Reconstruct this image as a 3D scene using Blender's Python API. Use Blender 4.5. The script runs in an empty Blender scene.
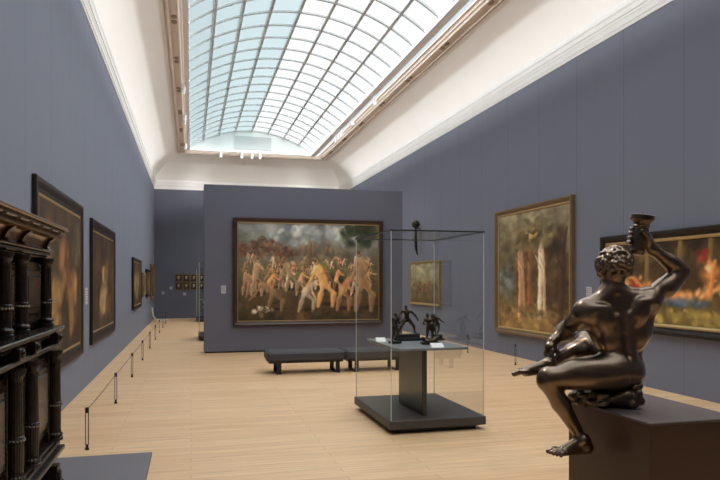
import bpy, math, random
import numpy as np
from mathutils import Vector, Matrix

random.seed(7)
PI = math.pi
C = bpy.context.scene.collection
V = Vector

# ------------------------------------------------------------------ room dimensions (metres)
XL, XR, YF, YB = -1.65, 7.15, 31.5, -4.0       # left, right, far and rear walls
ZW = 6.03                                      # top of the painted walls
SX0, SX1, SY0, SY1, SZ = -0.10, 5.30, -1.45, 29.0, 7.50   # skylight opening

# ------------------------------------------------------------------ materials
def new_mat(name):
    m = bpy.data.materials.new(name); m.use_nodes = True
    nt = m.node_tree; nt.nodes.clear()
    out = nt.nodes.new('ShaderNodeOutputMaterial')
    return m, nt, out

def N(nt, kind, **kw):
    n = nt.nodes.new(kind)
    for k, v in kw.items():
        if k in n.inputs: n.inputs[k].default_value = v
        else: setattr(n, k, v)
    return n

def rgb(c): return (c[0], c[1], c[2], 1.0)
def srgb(r, g, b):
    f = lambda c: (c/255/12.92) if c/255 <= .04045 else ((c/255+.055)/1.055)**2.4
    return (f(r), f(g), f(b))

def pbr(name, col, rough=.5, metal=0., col2=None, scale=8., bump=0., bscale=None, spec=.5, coat=0., stretch=(1, 1, 1), rvar=0.):
    m, nt, out = new_mat(name)
    b = N(nt, 'ShaderNodeBsdfPrincipled', Roughness=rough, Metallic=metal)
    b.inputs['Specular IOR Level'].default_value = spec
    b.inputs['Coat Weight'].default_value = coat; b.inputs['Coat Roughness'].default_value = .16
    nt.links.new(b.outputs[0], out.inputs[0])
    tc = N(nt, 'ShaderNodeTexCoord'); mp = N(nt, 'ShaderNodeMapping'); mp.inputs['Scale'].default_value = stretch
    nt.links.new(tc.outputs['Object'], mp.inputs[0])
    nz = N(nt, 'ShaderNodeTexNoise', Scale=scale, Detail=4.)
    nt.links.new(mp.outputs[0], nz.inputs['Vector'])
    mx = N(nt, 'ShaderNodeMix', data_type='RGBA')
    mx.inputs['A'].default_value = rgb(col) if False else (0, 0, 0, 1)
    c2 = col2 if col2 else tuple(min(1, c*1.12) for c in col)
    mx.inputs[6].default_value = rgb(col); mx.inputs[7].default_value = rgb(c2)
    nt.links.new(nz.outputs['Fac'], mx.inputs[0])
    nt.links.new(mx.outputs[2], b.inputs['Base Color'])
    if rvar:
        mr = N(nt, 'ShaderNodeMapRange'); mr.inputs[3].default_value = rough-rvar; mr.inputs[4].default_value = rough+rvar
        nt.links.new(nz.outputs['Fac'], mr.inputs[0]); nt.links.new(mr.outputs[0], b.inputs['Roughness'])
    if bump:
        n2 = N(nt, 'ShaderNodeTexNoise', Scale=bscale or scale*4, Detail=3.)
        nt.links.new(mp.outputs[0], n2.inputs['Vector'])
        bp = N(nt, 'ShaderNodeBump', Strength=bump, Distance=.01)
        nt.links.new(n2.outputs['Fac'], bp.inputs['Height']); nt.links.new(bp.outputs[0], b.inputs['Normal'])
    return m

def wall_mat(name, axis, col, col2, period=1.28, phase=0., rough=.75):
    """painted wall lining with fine vertical joints every `period` metres along `axis`"""
    m, nt, out = new_mat(name)
    b = N(nt, 'ShaderNodeBsdfPrincipled', Roughness=rough); b.inputs['Specular IOR Level'].default_value = .35
    nt.links.new(b.outputs[0], out.inputs[0])
    g = N(nt, 'ShaderNodeNewGeometry'); sp = N(nt, 'ShaderNodeSeparateXYZ')
    nt.links.new(g.outputs['Position'], sp.inputs[0])
    nz = N(nt, 'ShaderNodeTexNoise', Scale=1.3, Detail=5.); nt.links.new(g.outputs['Position'], nz.inputs['Vector'])
    mx = N(nt, 'ShaderNodeMix', data_type='RGBA'); mx.inputs[6].default_value = rgb(col); mx.inputs[7].default_value = rgb(col2)
    nt.links.new(nz.outputs['Fac'], mx.inputs[0])
    if period:
        a = N(nt, 'ShaderNodeMath', operation='ADD'); a.inputs[1].default_value = phase + 100*period
        nt.links.new(sp.outputs[axis], a.inputs[0])
        mo = N(nt, 'ShaderNodeMath', operation='MODULO'); mo.inputs[1].default_value = period
        nt.links.new(a.outputs[0], mo.inputs[0])
        lt = N(nt, 'ShaderNodeMath', operation='LESS_THAN'); lt.inputs[1].default_value = .014
        nt.links.new(mo.outputs[0], lt.inputs[0])
        m2 = N(nt, 'ShaderNodeMix', data_type='RGBA'); m2.inputs[7].default_value = rgb([c*.72 for c in col])
        nt.links.new(lt.outputs[0], m2.inputs[0]); nt.links.new(mx.outputs[2], m2.inputs[6])
        nt.links.new(m2.outputs[2], b.inputs['Base Color'])
    else:
        nt.links.new(mx.outputs[2], b.inputs['Base Color'])
    n2 = N(nt, 'ShaderNodeTexNoise', Scale=160., Detail=2.); nt.links.new(g.outputs['Position'], n2.inputs['Vector'])
    bp = N(nt, 'ShaderNodeBump', Strength=.08, Distance=.004)
    nt.links.new(n2.outputs['Fac'], bp.inputs['Height']); nt.links.new(bp.outputs[0], b.inputs['Normal'])
    return m

def floor_mat():
    m, nt, out = new_mat('oak_planks')
    b = N(nt, 'ShaderNodeBsdfPrincipled', Roughness=.42); b.inputs['Specular IOR Level'].default_value = .45
    nt.links.new(b.outputs[0], out.inputs[0])
    g = N(nt, 'ShaderNodeNewGeometry')
    br = N(nt, 'ShaderNodeTexBrick')
    br.offset = .37; br.squash = 1.
    br.inputs['Scale'].default_value = 1.
    br.inputs['Brick Width'].default_value = 2.1; br.inputs['Row Height'].default_value = .135
    br.inputs['Mortar Size'].default_value = .0022; br.inputs['Mortar Smooth'].default_value = .3
    br.inputs['Color1'].default_value = rgb(srgb(231, 189, 144)); br.inputs['Color2'].default_value = rgb(srgb(240, 203, 161))
    br.inputs['Mortar'].default_value = rgb(srgb(176, 134, 92))
    nt.links.new(g.outputs['Position'], br.inputs['Vector'])
    mp = N(nt, 'ShaderNodeMapping'); mp.inputs['Scale'].default_value = (.9, 14, 1)
    nt.links.new(g.outputs['Position'], mp.inputs[0])
    nz = N(nt, 'ShaderNodeTexNoise', Scale=1.5, Detail=6.); nt.links.new(mp.outputs[0], nz.inputs['Vector'])
    cr = N(nt, 'ShaderNodeValToRGB'); cr.color_ramp.elements[0].color = (.84, .82, .80, 1); cr.color_ramp.elements[1].color = (1.06, 1.06, 1.06, 1)
    cr.color_ramp.elements[0].position = .3; cr.color_ramp.elements[1].position = .7
    nt.links.new(nz.outputs['Fac'], cr.inputs[0])
    mx = N(nt, 'ShaderNodeMix', data_type='RGBA', blend_type='MULTIPLY'); mx.inputs[0].default_value = 1.
    nt.links.new(br.outputs['Color'], mx.inputs[6]); nt.links.new(cr.outputs[0], mx.inputs[7])
    nt.links.new(mx.outputs[2], b.inputs['Base Color'])
    bp = N(nt, 'ShaderNodeBump', Strength=.06, Distance=.003)
    nt.links.new(nz.outputs['Fac'], bp.inputs['Height']); nt.links.new(bp.outputs[0], b.inputs['Normal'])
    return m

def pane_mat(name, tcol, dcol, clear):
    """milky skylight glass: part clear, part scattering"""
    m, nt, out = new_mat(name)
    t = N(nt, 'ShaderNodeBsdfTransparent'); t.inputs[0].default_value = rgb(tcol)
    d = N(nt, 'ShaderNodeBsdfTranslucent')
    g = N(nt, 'ShaderNodeNewGeometry')
    nz = N(nt, 'ShaderNodeTexNoise', Scale=.55, Detail=5.); nt.links.new(g.outputs['Position'], nz.inputs['Vector'])
    mx = N(nt, 'ShaderNodeMix', data_type='RGBA'); mx.inputs[6].default_value = rgb([c*.86 for c in dcol]); mx.inputs[7].default_value = rgb(dcol)
    nt.links.new(nz.outputs['Fac'], mx.inputs[0]); nt.links.new(mx.outputs[2], d.inputs[0])
    s = N(nt, 'ShaderNodeMixShader'); s.inputs[0].default_value = 1-clear
    nt.links.new(t.outputs[0], s.inputs[1]); nt.links.new(d.outputs[0], s.inputs[2]); nt.links.new(s.outputs[0], out.inputs[0])
    return m

def case_glass_mat():
    m, nt, out = new_mat('case_glass')
    t = N(nt, 'ShaderNodeBsdfTransparent'); t.inputs[0].default_value = (.955, .965, .955, 1)
    g = N(nt, 'ShaderNodeBsdfGlossy', Roughness=.02); g.inputs[0].default_value = (.9, .93, .92, 1)
    fr = N(nt, 'ShaderNodeFresnel', IOR=1.5)
    mr = N(nt, 'ShaderNodeMath', operation='MULTIPLY'); mr.inputs[1].default_value = .2
    nt.links.new(fr.outputs[0], mr.inputs[0])
    s = N(nt, 'ShaderNodeMixShader'); nt.links.new(mr.outputs[0], s.inputs[0])
    nt.links.new(t.outputs[0], s.inputs[1]); nt.links.new(g.outputs[0], s.inputs[2]); nt.links.new(s.outputs[0], out.inputs[0])
    return m

def paint_mat():
    m, nt, out = new_mat('oil_paint')
    b = N(nt, 'ShaderNodeBsdfPrincipled', Roughness=.5); b.inputs['Specular IOR Level'].default_value = .3
    nt.links.new(b.outputs[0], out.inputs[0])
    a = N(nt, 'ShaderNodeAttribute'); a.attribute_name = 'Col'
    nt.links.new(a.outputs['Color'], b.inputs['Base Color'])
    tc = N(nt, 'ShaderNodeTexCoord'); nz = N(nt, 'ShaderNodeTexNoise', Scale=60., Detail=3.)
    nt.links.new(tc.outputs['Object'], nz.inputs['Vector'])
    bp = N(nt, 'ShaderNodeBump', Strength=.1, Distance=.003)
    nt.links.new(nz.outputs['Fac'], bp.inputs['Height']); nt.links.new(bp.outputs[0], b.inputs['Normal'])
    return m

M = dict(
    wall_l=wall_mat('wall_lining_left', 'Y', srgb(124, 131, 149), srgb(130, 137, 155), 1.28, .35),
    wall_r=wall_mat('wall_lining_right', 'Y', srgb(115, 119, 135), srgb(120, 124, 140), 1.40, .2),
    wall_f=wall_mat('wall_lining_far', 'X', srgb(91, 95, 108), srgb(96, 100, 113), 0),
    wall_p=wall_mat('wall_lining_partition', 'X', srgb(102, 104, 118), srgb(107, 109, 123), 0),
    floor=floor_mat(),
    plaster=pbr('ceiling_plaster', srgb(245, 242, 237), .85, scale=1.2, col2=srgb(248, 246, 242), bump=.03),
    cornice=pbr('cornice_plaster', srgb(222, 221, 219), .7, scale=2., bump=.02),
    stone=pbr('warm_plaster_moulding', srgb(226, 211, 198), .75, scale=3., col2=srgb(232, 219, 207), bump=.05),
    stone_dark=pbr('recess_plaster', srgb(150, 128, 114), .8, scale=6., bump=.05),
    white_metal=pbr('white_metal', srgb(238, 239, 240), .45, scale=5.),
    bar=pbr('skylight_bar', srgb(196, 201, 202), .5, scale=5.),
    frost=pbr('lunette_frosted', srgb(222, 230, 228), .6, scale=2.),
    frost_dark=pbr('lunette_shade', srgb(194, 203, 203), .6, scale=30., stretch=(1, 1, 3)),
    pane_l=pane_mat('milky_glass_shade_tint', (.58, .66, .68), (.160, .192, .198), .35),  # same glass, tinted darker and bluer to paint in the shaded roof
    pane_r=pane_mat('milky_glass_sun_tint', (.88, .89, .89), (.225, .232, .232), .35),  # same glass, tinted whiter to paint in the sunny half
    ebony=pbr('ebony', (.009, .0065, .006), .2, scale=14., col2=(.024, .015, .011), bump=.12, bscale=40., spec=.38, stretch=(6, 6, 1), rvar=.06),
    ebony_brown=pbr('polished_brown_wood', (.10, .055, .024), .22, scale=10., col2=(.20, .115, .05), bump=.05, spec=.6, stretch=(3, 1, 6)),
    frame_black=pbr('black_frame_wood', (.014, .010, .009), .45, scale=20., col2=(.03, .021, .016), bump=.08, spec=.28),
    frame_brown=pbr('dark_brown_frame_wood', (.035, .016, .011), .3, scale=14., col2=(.06, .027, .017), bump=.08),
    frame_tan=pbr('brown_gilt_frame_wood', (.15, .09, .045), .4, scale=14., col2=(.21, .13, .065), bump=.08),
    gilt=pbr('gilt_fillet', (.42, .29, .12), .4, .6, scale=40., col2=(.55, .40, .19), bump=.1),
    paint=paint_mat(),
    bronze=pbr('dark_bronze', (.088, .062, .045), .30, .9, scale=9., col2=(.20, .140, .096), bump=.03, bscale=55., rvar=.06, coat=.35),
    bronze_rough=pbr('rough_bronze', (.06, .046, .036), .32, .9, scale=18., col2=(.16, .12, .085), bump=.3, bscale=60.),
    bronze_small=pbr('small_bronze', (.03, .024, .020), .3, .8, scale=30., col2=(.11, .078, .055), bump=.1),
    plinth_side=pbr('plinth_brown', srgb(64, 43, 29), .45, scale=3., col2=srgb(69, 47, 32), spec=.4),
    plinth_top=pbr('plinth_top_dark', srgb(68, 60, 60), .5, scale=3., spec=.4),
    dark_board=pbr('dark_plinth_board', srgb(66, 61, 59), .5, scale=5., bump=.02),
    black=pbr('matt_black', srgb(28, 26, 27), .5, scale=8.),
    slab=pbr('olive_black_slab', srgb(48, 50, 44), .28, scale=3., spec=.6),
    shelf=pbr('grey_shelf', srgb(120, 124, 128), .35, scale=5.),
    glass=case_glass_mat(),
    glass_edge=pbr('glass_edge', srgb(190, 198, 196), .2, scale=4., spec=.8),
    rim=pbr('dark_steel_rim', srgb(52, 54, 58), .3, .6, scale=9.),
    card=pbr('white_card', srgb(238, 236, 232), .6, scale=30.),
    tag=pbr('grey_card', srgb(182, 184, 192), .6, scale=60., col2=srgb(204, 206, 212)),
    leather=pbr('grey_leather', srgb(66, 66, 70), .6, scale=30., bump=.08, col2=srgb(72, 72, 76), spec=.3),
    steel=pbr('dark_steel', srgb(46, 43, 43), .35, .5, scale=9.),
    mat=pbr('grey_platform', srgb(110, 106, 111), .6, scale=4., bump=.02),
    cord=pbr('grey_cord', srgb(92, 84, 80), .6, scale=60.),
    marble=pbr('pale_marble', srgb(226, 220, 212), .4, scale=6.),
    pale_silver=pbr('silver_parts_and_glints', (.42, .40, .37), .22, .8, scale=30.),  # pale metal parts; also stands for highlights on the cabinet cornice
)

# ------------------------------------------------------------------ mesh builder
class MB:
    def __init__(s): s.v = []; s.f = []; s.sm = []
    def add(s, vs, fs, smooth=False):
        o = len(s.v); s.v += [tuple(v) for v in vs]
        s.f += [tuple(i+o for i in f) for f in fs]; s.sm += [smooth]*len(fs); return s
    def box(s, x0, x1, y0, y1, z0, z1, bev=0.):
        if bev <= 0:
            vs = [(x, y, z) for z in (z0, z1) for x, y in ((x0, y0), (x1, y0), (x1, y1), (x0, y1))]
            return s.add(vs, [(3, 2, 1, 0), (4, 5, 6, 7), (0, 1, 5, 4), (1, 2, 6, 5), (2, 3, 7, 6), (3, 0, 4, 7)])
        b = min(bev, (x1-x0)/2.01, (y1-y0)/2.01, (z1-z0)/2.01)
        def ring(i, z): return [(x0+i, y0+b, z), (x0+b, y0+i, z), (x1-b, y0+i, z), (x1-i, y0+b, z), (x1-i, y1-b, z), (x1-b, y1-i, z), (x0+b, y1-i, z), (x0+i, y1-b, z)]
        def inner(z): return [(x0+b, y0+b, z)]*2+[(x1-b, y0+b, z)]*2+[(x1-b, y1-b, z)]*2+[(x0+b, y1-b, z)]*2
        vs = inner(z0)+ring(0, z0+b)+ring(0, z1-b)+inner(z1)
        fs = []
        for k in range(3):
            for i in range(8):
                j = (i+1) % 8; fs.append((k*8+i, k*8+j, k*8+8+j, k*8+8+i))
        fs += [(6, 4, 2, 0), (24, 26, 28, 30)]
        return s.add(vs, fs)
    def tube(s, pts, r, n=10, cap=True, smooth=True):
        pts = [V(p) for p in pts]; rs = r if isinstance(r, (list, tuple)) else [r]*len(pts)
        vs = []; fs = []
        up = None
        for i, p in enumerate(pts):
            d = (pts[min(i+1, len(pts)-1)]-pts[max(i-1, 0)]).normalized()
            if up is None: up = V((0, 0, 1)) if abs(d.z) < .9 else V((1, 0, 0))
            a = d.cross(up).normalized(); b = a.cross(d).normalized(); up = b
            for k in range(n):
                t = 2*PI*k/n; vs.append(p+rs[i]*(a*math.cos(t)+b*math.sin(t)))
        for i in range(len(pts)-1):
            for k in range(n):
                j = (k+1) % n; fs.append((i*n+k, i*n+j, i*n+n+j, i*n+n+k))
        s.add(vs, fs, smooth)
        if cap:
            m = len(pts)-1
            s.add(vs[:n], [tuple(range(n))[::-1]]); s.add(vs[m*n:], [tuple(range(n))])
        return s
    def lathe(s, prof, c=(0, 0, 0), n=20, smooth=True, flute=0.):
        vs = []; fs = []
        for r, z in prof:
            for k in range(n):
                t = 2*PI*k/n; rr = r*(1-(flute if k % 2 else 0)); vs.append((c[0]+rr*math.cos(t), c[1]+rr*math.sin(t), c[2]+z))
        for i in range(len(prof)-1):
            for k in range(n):
                j = (k+1) % n; fs.append((i*n+k, i*n+j, i*n+n+j, i*n+n+k))
        s.add(vs, fs, smooth)
        s.add(vs[:n], [tuple(range(n))[::-1]]); s.add(vs[-n:], [tuple(range(n))])
        return s
    def ball(s, c, r, n=12, m=8, sq=(1, 1, 1)):
        prof = [(max(1e-4, math.sin(PI*i/m)), -math.cos(PI*i/m)) for i in range(m+1)]
        vs = []; fs = []
        for pr, z in prof:
            for k in range(n):
                t = 2*PI*k/n; vs.append((c[0]+r*sq[0]*pr*math.cos(t), c[1]+r*sq[1]*pr*math.sin(t), c[2]+r*sq[2]*z))
        for i in range(m):
            for k in range(n):
                j = (k+1) % n; fs.append((i*n+k, i*n+j, i*n+n+j, i*n+n+k))
        return s.add(vs, fs, True)
    def extrude_y(s, prof, y0, y1, closed=True, smooth=False):
        """profile of (x,z) swept along Y"""
        n = len(prof); vs = [(x, y0, z) for x, z in prof]+[(x, y1, z) for x, z in prof]
        fs = [(i, (i+1) % n, n+(i+1) % n, n+i) for i in range(n if closed else n-1)]
        s.add(vs, fs, smooth)
        if closed: s.add(vs[:n], [tuple(range(n))[::-1]]); s.add(vs[n:], [tuple(range(n))])
        return s
    def ring_profile(s, w, h, prof, plane='xz'):
        """picture-frame style sweep: prof of (offset outward from the w x h opening, depth toward the viewer), mitred corners"""
        vs = []; n = len(prof)
        for cx, cz in ((-1, -1), (1, -1), (1, 1), (-1, 1)):
            for o, d in prof:
                vs.append((cx*(w/2+o), -d, cz*(h/2+o)))
        fs = []
        for k in range(4):
            kk = (k+1) % 4
            for i in range(n):
                j = (i+1) % n; fs.append((k*n+i, kk*n+i, kk*n+j, k*n+j))
        return s.add(vs, fs)
    def xf(s, mtx):
        s.v = [tuple(mtx @ V(p)) for p in s.v]; return s
    def build(s, name, mat, parent=None, loc=None, fix=True):
        me = bpy.data.meshes.new(name)
        me.from_pydata(s.v, [], s.f); me.polygons.foreach_set('use_smooth', s.sm)
        me.materials.append(mat); me.update()
        if fix:
            import bmesh
            b = bmesh.new(); b.from_mesh(me); bmesh.ops.recalc_face_normals(b, faces=b.faces); b.to_mesh(me); b.free()
        if any(s.sm): me.set_sharp_from_angle(angle=math.radians(38))
        o = bpy.data.objects.new(name, me); C.objects.link(o)
        if parent: o.parent = parent
        if loc: o.location = loc
        return o

def tag(o, label, cat, group=None):
    o['label'] = label; o['category'] = cat
    if group: o['group'] = group
    return o
def thing(name, label, cat, loc=(0, 0, 0), rz=0., group=None):
    o = bpy.data.objects.new(name, None); o.empty_display_size = .1; C.objects.link(o)
    o.location = loc; o.rotation_euler = (0, 0, rz); return tag(o, label, cat, group)
def struct(o): o['kind'] = 'structure'; return o
def copy_tree(o, parent=None, label=None):
    c = o.copy(); C.objects.link(c); c.parent = parent
    if label: c['label'] = label
    for ch in list(o.children): copy_tree(ch, c)
    return c

# ------------------------------------------------------------------ implicit-surface modelling for bodies
class SDF:
    def __init__(s): s.p = []
    def cone(s, a, b, r1, r2, k=.02, sub=False): s.p.append(('c', np.array(a, float), np.array(b, float), r1, r2, k, sub)); return s
    def ell(s, c, r, k=.02, rot=None, sub=False):
        s.p.append(('e', np.array(c, float), np.array(r, float), None if rot is None else np.array(rot, float), None, k, sub)); return s
    def mesh(s, h):
        lo = np.full(3, 1e9); hi = -lo
        for p in s.p:
            if p[6]: continue
            if p[0] == 'c':
                r = max(p[3], p[4]); lo = np.minimum(lo, np.minimum(p[1], p[2])-r); hi = np.maximum(hi, np.maximum(p[1], p[2])+r)
            else:
                r = p[2].max(); lo = np.minimum(lo, p[1]-r); hi = np.maximum(hi, p[1]+r)
        lo = lo-4*h; n = np.ceil((hi+4*h-lo)/h).astype(int)+1
        F = np.full(tuple(n), 1.0, np.float32)
        ax = [lo[i]+h*np.arange(n[i]) for i in range(3)]
        for p in s.p:
            k = p[5]; mg = k+3*h
            if p[0] == 'c': r = max(p[3], p[4]); bl = np.minimum(p[1], p[2])-r-mg; bh = np.maximum(p[1], p[2])+r+mg
            else: r = p[2].max(); bl = p[1]-r-mg; bh = p[1]+r+mg
            i0 = np.clip(np.floor((bl-lo)/h).astype(int), 0, n); i1 = np.clip(np.ceil((bh-lo)/h).astype(int)+1, 0, n)
            if (i1 <= i0).any(): continue
            sl = tuple(slice(i0[i], i1[i]) for i in range(3))
            X, Y, Z = np.meshgrid(ax[0][sl[0]], ax[1][sl[1]], ax[2][sl[2]], indexing='ij')
            P = np.stack([X, Y, Z], -1)
            if p[0] == 'c':
                ba = p[2]-p[1]; t = np.clip(((P-p[1]) @ ba)/max(ba @ ba, 1e-12), 0, 1)
                d = np.linalg.norm(P-p[1]-t[..., None]*ba, axis=-1)-(p[3]+(p[4]-p[3])*t)
            else:
                q = P-p[1]
                if p[3] is not None: q = q @ p[3]
                k0 = np.linalg.norm(q/p[2], axis=-1); k1 = np.linalg.norm(q/(p[2]**2), axis=-1)
                d = k0*(k0-1)/np.maximum(k1, 1e-9)
            f = F[sl]
            if p[6]:
                d = -d; hh = np.maximum(k-np.abs(f-d), 0)/k; F[sl] = np.maximum(f, d)+hh*hh*k*.25
            else:
                hh = np.maximum(k-np.abs(f-d), 0)/k; F[sl] = np.minimum(f, d)-hh*hh*k*.25
        return surface_nets(F, lo, h)

def surface_nets(F, lo, h):
    S = F < 0
    nx, ny, nz = F.shape
    offs = [(i, j, k) for i in (0, 1) for j in (0, 1) for k in (0, 1)]
    cnt = sum(S[i:nx-1+i, j:ny-1+j, k:nz-1+k].astype(np.int8) for i, j, k in offs)
    act = np.argwhere((cnt > 0) & (cnt < 8))
    idx = np.full((nx-1, ny-1, nz-1), -1, np.int64); idx[tuple(act.T)] = np.arange(len(act))
    acc = np.zeros((len(act), 3)); num = np.zeros(len(act))
    for a in range(8):
        for b in range(a+1, 8):
            oa, ob = np.array(offs[a]), np.array(offs[b])
            if np.abs(oa-ob).sum() != 1: continue
            fa = F[tuple((act+oa).T)]; fb = F[tuple((act+ob).T)]
            m = (fa < 0) != (fb < 0)
            t = np.where(m, fa/np.where(m, fa-fb, 1), 0)
            acc += m[:, None]*(oa+t[:, None]*(ob-oa)); num += m
    vs = lo+h*(act+acc/num[:, None])
    faces = []
    for ax in range(3):
        u, v = (ax+1) % 3, (ax+2) % 3
        sa = [slice(None)]*3; sb = [slice(None)]*3
        sa[ax] = slice(0, -1); sb[ax] = slice(1, None)
        A, B = S[tuple(sa)], S[tuple(sb)]
        e = np.argwhere(A != B)
        e = e[(e[:, u] > 0) & (e[:, v] > 0) & (e[:, u] < F.shape[u]-1) & (e[:, v] < F.shape[v]-1)]
        flip = A[tuple(e.T)]
        def c(du, dv):
            q = e.copy(); q[:, u] += du; q[:, v] += dv; return idx[tuple(q.T)]
        q = np.stack([c(-1, -1), c(0, -1), c(0, 0), c(-1, 0)], 1)
        q[~flip] = q[~flip][:, ::-1]
        faces.append(q)
    return vs, np.concatenate(faces)

def mesh_obj(name, vf, mat, parent=None, loc=None):
    vs, fs = vf
    me = bpy.data.meshes.new(name); me.from_pydata(vs.tolist(), [], fs.tolist())
    me.polygons.foreach_set('use_smooth', [True]*len(me.polygons)); me.materials.append(mat); me.update()
    o = bpy.data.objects.new(name, me); C.objects.link(o)
    if parent: o.parent = parent
    if loc: o.location = loc
    return o

# ================================================================== THE SETTING
def plane(name, pts, mat):
    return struct(MB().add(pts, [(0, 1, 2, 3)]).build(name, mat, fix=False))
plane('floor', [(XL-.1, YB-.1, 0), (XR+.1, YB-.1, 0), (XR+.1, YF+.1, 0), (XL-.1, YF+.1, 0)], M['floor'])
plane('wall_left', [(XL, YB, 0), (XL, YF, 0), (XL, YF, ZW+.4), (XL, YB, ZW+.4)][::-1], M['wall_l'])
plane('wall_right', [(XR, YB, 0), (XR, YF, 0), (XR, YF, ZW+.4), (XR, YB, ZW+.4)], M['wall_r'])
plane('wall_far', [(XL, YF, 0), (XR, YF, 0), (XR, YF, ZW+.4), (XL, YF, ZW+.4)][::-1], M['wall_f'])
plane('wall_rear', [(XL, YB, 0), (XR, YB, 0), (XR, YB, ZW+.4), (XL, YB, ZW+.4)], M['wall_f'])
# free-standing partition wall with a thin shadow gap at its foot
PX0, PX1, PY, PZ = 0.30, 5.26, 15.9, 4.03
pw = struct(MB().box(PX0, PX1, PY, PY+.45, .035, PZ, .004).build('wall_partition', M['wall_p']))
struct(MB().box(PX0+.02, PX1-.02, PY+.02, PY+.43, 0, .036).build('baseboard_partition', M['black']))

# cornice, cove and skylight kerb: profiles swept round the room as closed rings
def ring_sweep(mb, prof, smooth=False):
    """prof: list of (inset from the wall line 0..1 scale in metres, z). Rings follow the room rectangle."""
    rows = []
    for ins, z in prof:
        ix, iy = ins if isinstance(ins, tuple) else (ins, ins)
        rows.append([(XL+ix, YB+iy, z), (XR-ix, YB+iy, z), (XR-ix, YF-iy, z), (XL+ix, YF-iy, z)])
    vs = [p for r in rows for p in r]; fs = []
    for i in range(len(rows)-1):
        for k in range(4):
            j = (k+1) % 4; fs.append((i*4+k, i*4+j, i*4+4+j, i*4+4+k))
    return mb.add(vs, fs, smooth)
mb = MB()
ring_sweep(mb, [(0, ZW-.02), (.016, ZW-.02), (.016, ZW+.05), (.026, ZW+.05), (.03, ZW+.13), (.045, ZW+.16), (.045, ZW+.20), (.058, ZW+.20), (.066, ZW+.28), (.085, ZW+.31), (.085, ZW+.39), (.078, ZW+.39), (.078, ZW+.365), (0, ZW+.365)])
struct(mb.build('trim_1', M['cornice'], fix=False))
# the plaster cove: straight-ish slope with a slight concave bow, ends at the skylight moulding
kx0, kx1 = .005, 1.10       # inset on the long sides
ky0, ky1 = .005, 2.15       # inset on the short sides
prof = []
for i in range(13):
    t = i/12; a = t*PI/2
    z = ZW+.36+(7.32-ZW-.36)*(.55*t+.45*math.sin(a)); s = .55*t+.45*(1-math.cos(a))
    prof.append(((kx0+(kx1-kx0)*s, ky0+(ky1-ky0)*s), z))
struct(ring_sweep(MB(), prof, True).build('ceiling', M['plaster'], fix=False))
# skylight moulding: stepped warm band with recessed strip
def inset(xo, yo): return (1.10+xo, 2.15+yo)
band = [(0, 7.32), (0, 7.36), (.03, 7.36), (.05, 7.30), (.09, 7.29), (.10, 7.33), (.15, 7.34), (.24, 7.34), (.25, 7.31), (.28, 7.31), (.30, 7.35), (.34, 7.36), (.36, 7.42), (.40, 7.43), (.40, 7.47)]
prof = [((1.10+o*1.05, 2.15+o*.72), z) for o, z in band]
struct(ring_sweep(MB(), prof).build('trim_2', M['stone'], fix=False))
# inner pale frame of the glass
mb = MB()
fx0, fx1, fy0, fy1 = SX0-.06, SX1+.06, SY0-.06, SY1+.06
for a in ((fx0-.10, fx0+.11, fy0-.1, fy1+.1), (fx1-.11, fx1+.10, fy0-.1, fy1+.1)):
    mb.box(a[0], a[1], a[2], a[3], 7.40, 7.485)
for a in ((fx0+.07, fx1-.07, fy1-.07, fy1+.10), (fx0+.07, fx1-.07, fy0-.10, fy0+.07)):
    mb.box(a[0], a[1], a[2], a[3], 7.40, 7.485)
sky = struct(MB().box(SX0, SX1, SY1-.005, SY1+.02, 7.5, 7.505).build('window_1', M['white_metal']))
mb.build('window_frame', M['white_metal'], sky)
# little paired bosses in the recessed strip of the moulding
mb = MB()
y = 29.0
yy = [27.6-2.62*i for i in range(11)]
for y in yy:
    for s in (-.14, .14):
        for x in (XL+1.10+.205, XR-1.10-.205):
            mb.ball((x, y+s, 7.345), 1., 12, 8, (.075, .10, .05))
struct(mb.build('trim_3', M['stone_dark']))

# skylight vault
HALF, RISE = (SX1-SX0)/2, .90
RAD = (HALF**2+RISE**2)/(2*RISE); XC = (SX0+SX1)/2; ZC = SZ+RISE-RAD
A0 = math.asin(HALF/RAD)
def arc(i, n=8, r=0.):
    a = -A0+2*A0*i/n; return XC+(RAD+r)*math.sin(a), ZC+(RAD+r)*math.cos(a)
NB = 35; DY = (SY1-SY0)/NB
gl, gr = MB(), MB()
for j in range(NB):
    y0, y1 = SY0+j*DY, SY0+(j+1)*DY
    for i in range(8):
        (xa, za), (xb, zb) = arc(i), arc(i+1); (xm, zm) = arc(i+.5)
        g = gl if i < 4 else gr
        g.add([(xa, y0, za), (xm, y0, zm), (xb, y0, zb), (xb, y1, zb), (xm, y1, zm), (xa, y1, za)], [(0, 1, 4, 5), (1, 2, 3, 4)], True)
gl.build('shade_tint_panes', M['pane_l'], sky, fix=False); gr.build('sun_tint_panes', M['pane_r'], sky, fix=False)  # the two halves differ only by painted-in sun and shade
bars = MB()
for j in range(NB+1):
    y = SY0+j*DY
    for i in range(32):
        (xa, za), (xb, zb) = arc(i, 32, -.045), arc(i+1, 32, -.045); (xc, zc), (xd, zd) = arc(i, 32, .02), arc(i+1, 32, .02)
        w = .028
        bars.add([(xa, y-w, za), (xb, y-w, zb), (xb, y+w, zb), (xa, y+w, za), (xc, y-w, zc), (xd, y-w, zd), (xd, y+w, zd), (xc, y+w, zc)],
                 [(0, 1, 2, 3), (0, 1, 5, 4), (3, 2, 6, 7)])
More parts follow.
